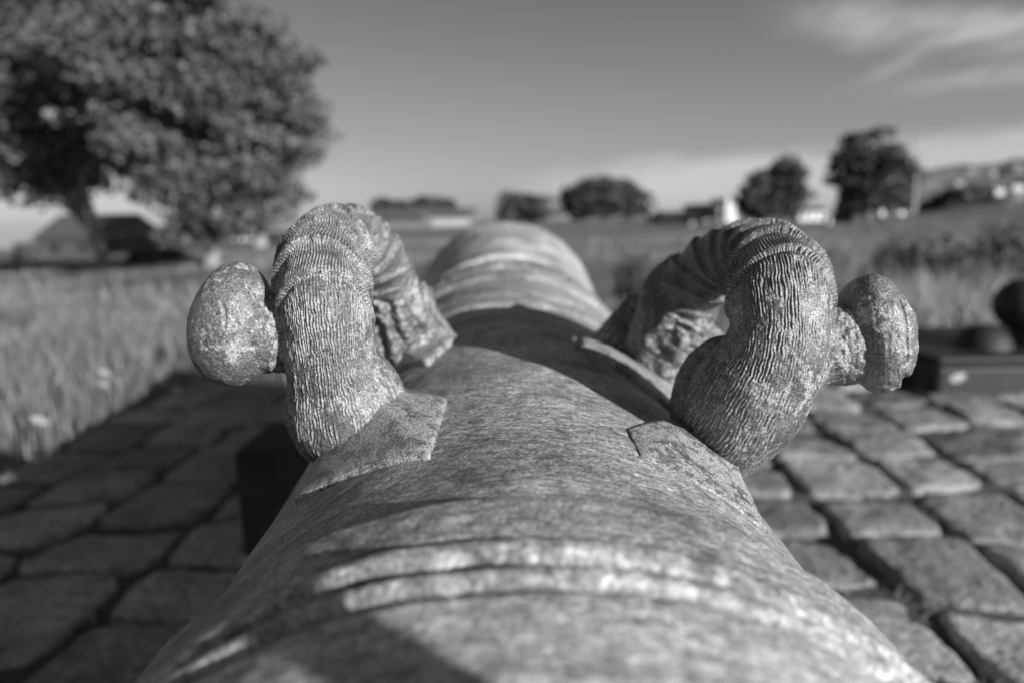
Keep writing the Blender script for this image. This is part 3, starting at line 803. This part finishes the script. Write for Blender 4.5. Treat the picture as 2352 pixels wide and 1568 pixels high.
# shrubs under the left trees
def bush(px, d, w, h_, lab, seed, mat=None, group='bushes at the edge of the meadow', cz=None, size=.12, n=60):
    p = gpt(px, d); g = random.Random(seed); o = empty('bush', tuple(p)); C = []
    W, Hh = szz(d, w), szz(d, h_)
    while len(C) < n:
        x, y, z = g.uniform(-1, 1), g.uniform(-1, 1), g.uniform(0, 1)
        if x*x+y*y+z*z < 1: C.append((x*W, y*W, z*Hh, .28*Hh+.1*W*.3))
    v, f = leaves(C, 70, None, size, seed); mesh_np('foliage', v, f, mat or M_LEAFD, o, smooth=False)
    b_ = MB()
    for k in range(5):
        c = C[k]; b_.tube([(0, 0, 0), (c[0]*.5, c[1]*.5, c[2]*.6), c[:3]], [.04*Hh, .03*Hh, .01*Hh], 5)
    b_.build('stem', M_BARK, o); tag(o, lab, 'bush', group)
bush(362, 21, 72, 26, 'dark spreading bush under the left trees with a black shaded foot', 51, size=.2)
bush(62, 40, 26, 40, 'small loose bush on the skyline at the far left', 52, M_LEAF, size=.3)
bush(640, 38, 45, 22, 'low bush on the skyline right of the pale trunk', 53, size=.3)
bush(2215, 60, 75, 78, 'dark mass of bush below the hillside, right of the mast', 54, size=.5)
bush(2300, 52, 60, 40, 'dark low bush behind the grassy mound at the right edge', 55, size=.5)
bush(1925, 70, 22, 22, 'little dark bush at the foot of the tall dark tree', 56, size=.4)
bush(2120, 64, 30, 22, 'dark bush right of the mast foot', 57, size=.4)
WG = 'weed clumps behind the right knob'
bush(2085, 5.6, 55, 150, 'dark weedy clump directly behind the right knob', 58, M_LEAFD, WG, size=.045, n=32)
bush(2215, 5.3, 60, 165, 'dark weedy clump between the right knob and the iron shot', 59, M_LEAFD, WG, size=.045, n=34)
bush(2320, 6.2, 60, 160, 'dark weedy clump above the upper cannonball at the right edge', 61, M_LEAFD, WG, size=.045, n=22)
bush(1455, 5.8, 20, 110, 'small dark weed clump between the muzzle and the right handle', 60, M_LEAFD, WG, size=.035, n=24)
# tall pale stems there
P = []
for _ in range(1700):
    d = random.uniform(3.3, 5.6); px = random.gauss(2190, 130); p = gpt(px, d); P.append((p.x, p.y, p.z))
blades('tall_grass', M_STEM, np.array(P), .08, .42, .009, 'tall pale grass stems in front of the dark weeds behind the right knob', 'grass', lean=.7)

# ------------------------------------------------------------------ buildings far off
def shed():
    o = empty('long_shed', tuple(gpt(975, 88))); W = szz(88, 112); z0 = -.5
    b = MB(); b.box(-W, W, 0, 6, z0, 2.1); b.build('wall', M_WALL, o)
    b = MB(); b.box(-W-.2, W+.2, -.3, 6.3, 2.1, 2.4); b.build('roof', M_ROOF, o)
    for i in range(9):
        x = -W*.92+i*W*.105; b = MB(); b.box(x, x+W*.08, -.06, .02, .9, 1.8); b.build('window', M_GLASS, o)
    b = MB(); b.box(-W*.95, -W*.12, -.08, 0, .0, .8); b.build('panel', M_WALL, o)
    b = MB(); b.box(W*.15, W*.9, -.12, 0, .15, 1.05); b.build('panel', M_PALE, o)
    for i in range(6):
        x = W*.1+i*W*.14; b = MB(); b.box(x, x+W*.1, -.06, .02, 1.35, 1.85); b.build('window', M_GLASS, o)
    tag(o, 'long low shed with window bands and pale panels behind the left handle', 'shed')
shed()
def house():
    d = 88; o = empty('white_house', tuple(gpt(1665, d)))
    w = szz(d, 22); hh = szz(d, 60)
    b = MB(); b.box(szz(d, 2), szz(d, 2)+w*1.2, 0, 7, -.4, hh*.93); b.build('gable_wall', M_WHITE, o)
    b = MB(); b.box(-szz(d, 62), szz(d, 2)-.01, .3, 7, -.4, hh*.62); b.build('wall', M_PALE, o)
    b = MB(); b.box(-szz(d, 64), szz(d, 2)-.02, .0, 7.2, hh*.62, hh*.72); b.build('roof', M_WALL, o)
    for i in range(6):
        x = -szz(d, 58)+i*szz(d, 10); b = MB(); b.box(x, x+szz(d, 5), .22, .32, .4, 1.7); b.build('window', M_GLASS, o)
    tag(o, 'house with a bright white gable end left of the dark trees', 'house')
house()
def cottage(px, d, w, h_, lab, wallm, rh=.5, group='houses on the skyline', z=None, roofm=None):
    p = gpt(px, d)
    if z is not None: p.z = z
    o = empty('cottage', tuple(p)); W, Hh = szz(d, w)/2, szz(d, h_)
    b = MB(); b.box(-W, W, 0, W*1.4, -1, Hh*.6); b.build('wall', wallm, o)
    b = MB(); n = len(b.v)
    y0, y1 = -.1*W, W*1.5; e = W*1.08; zt = Hh*.6; zr = Hh*(.6+rh)
    b.v += [(-e, y0, zt), (e, y0, zt), (e, y1, zt), (-e, y1, zt), (-e*.8, (y0+y1)/2, zr), (e*.8, (y0+y1)/2, zr)]
    b.f += [(0, 1, 5, 4), (2, 3, 4, 5), (1, 2, 5), (3, 0, 4), (3, 2, 1, 0)]; b.build('roof', roofm or M_ROOF, o)
    for k in (-.6, 0, .6):
        b = MB(); b.box(W*k-W*.1, W*k+W*.1, -.03*W, .02, Hh*.18, Hh*.42); b.build('window', M_GLASS, o)
    tag(o, lab, 'house', group)
cottage(1866, 95, 62, 34, 'pale low house between the two groups of dark trees', M_WHITE, .4)
cottage(185, 42, 215, 62, 'broad dark-roofed barn at the far left under the trees', M_ROOF, .9)
cottage(560, 60, 60, 22, 'pale small house on the skyline under the left trees', M_WHITE, .4)
def mast():
    d = 60; p = gpt(2097, d); o = empty('mast', tuple(p)); h_ = szz(d, 190)
    b = MB(); b.tube([(0, 0, 0), (0, 0, h_)], [.14, .06], 8); b.build('pole', M_PALE, o, smooth=True)
    b = MB(); b.box(-.35, .35, -.05, .05, h_*.9, h_*.92); b.build('crossbar', M_PALE, o)
    tag(o, 'tall thin pale mast right of the tall dark tree', 'mast')
mast()
def marker(px, d, h_, w, lab):
    o = empty('marker_post', tuple(gpt(px, d))); H_, W = szz(d, h_), szz(d, w)/2
    b = MB(); b.tube([(0, 0, -.1), (0, 0, H_*.9), (0, 0, H_)], [W, W, W*.5], 10); b.build('post', M_WHITE, o, smooth=True)
    b = MB(); b.tube([(0, 0, H_*.45), (0, 0, H_*.6)], [W*1.08, W*1.08], 10); b.build('band', M_GLASS, o)
    tag(o, lab, 'post', 'white posts along the far meadow')
marker(2022, 45, 34, 15, 'white post in front of the tall dark tree, stoutest of the row')
marker(2066, 48, 30, 18, 'white post at the foot of the mast')
marker(1905, 55, 16, 9, 'short white post left of the tall dark tree')
marker(1590, 60, 10, 6, 'tiny white post left of the white house')

# ------------------------------------------------------------------ far hillside with houses
def hill():
    nx, ny = 120, 30
    X, Y = np.meshgrid(np.linspace(0, 1, nx), np.linspace(0, 1, ny), indexing='ij')
    px = 1905 + X*1000; d = 330 + Y*260
    xx = (px-1176)/FPX*d; zz = (X**.27)*Y**.7*62*(1+.05*np.sin(X*14)) - 3 + (fnoise(X*30, Y*12, 91)-.5)*5*sstep(X, 0, .1)
    m = plain_material('wooded_slope', .08, .28, .16, .95, .2, 1.0, 6)
    f = np.arange(nx*ny).reshape(nx, ny)
    f = np.stack([f[:-1, :-1], f[1:, :-1], f[1:, 1:], f[:-1, 1:]], -1).reshape(-1, 4)
    tag(mesh_np('hills', np.stack([xx, d, zz], -1).reshape(-1, 3), f, m), kind='structure')
    return
hill()
def hz_(px, d):
    X = (px-1905)/1000; Y = (d-330)/260; return (X**.27)*Y**.7*62*(1+.05*math.sin(X*14)) - 3
hl_ = [(2150, 370, 14, 'pale house low on the hillside, nearest the mast'), (2195, 420, 16, 'pale house half way up the hillside'), (2240, 380, 16, 'pale house low on the hillside left of the bright one'),
       (2289, 375, 22, 'bright white house low on the hillside, left of the rightmost'), (2331, 380, 22, 'bright white house low on the hillside at the right edge'), (2270, 470, 14, 'small pale house high on the hillside'), (2320, 500, 14, 'small pale house near the top of the hill at the right edge'), (2220, 500, 12, 'tiny pale house near the top of the hill left of the others')]
for i, (px, d, w, lab) in enumerate(hl_):
    cottage(px, d, w, w*.8, lab, M_WHITE if w > 20 else M_PALE, .45, 'houses on the far hillside', z=hz_(px, d))
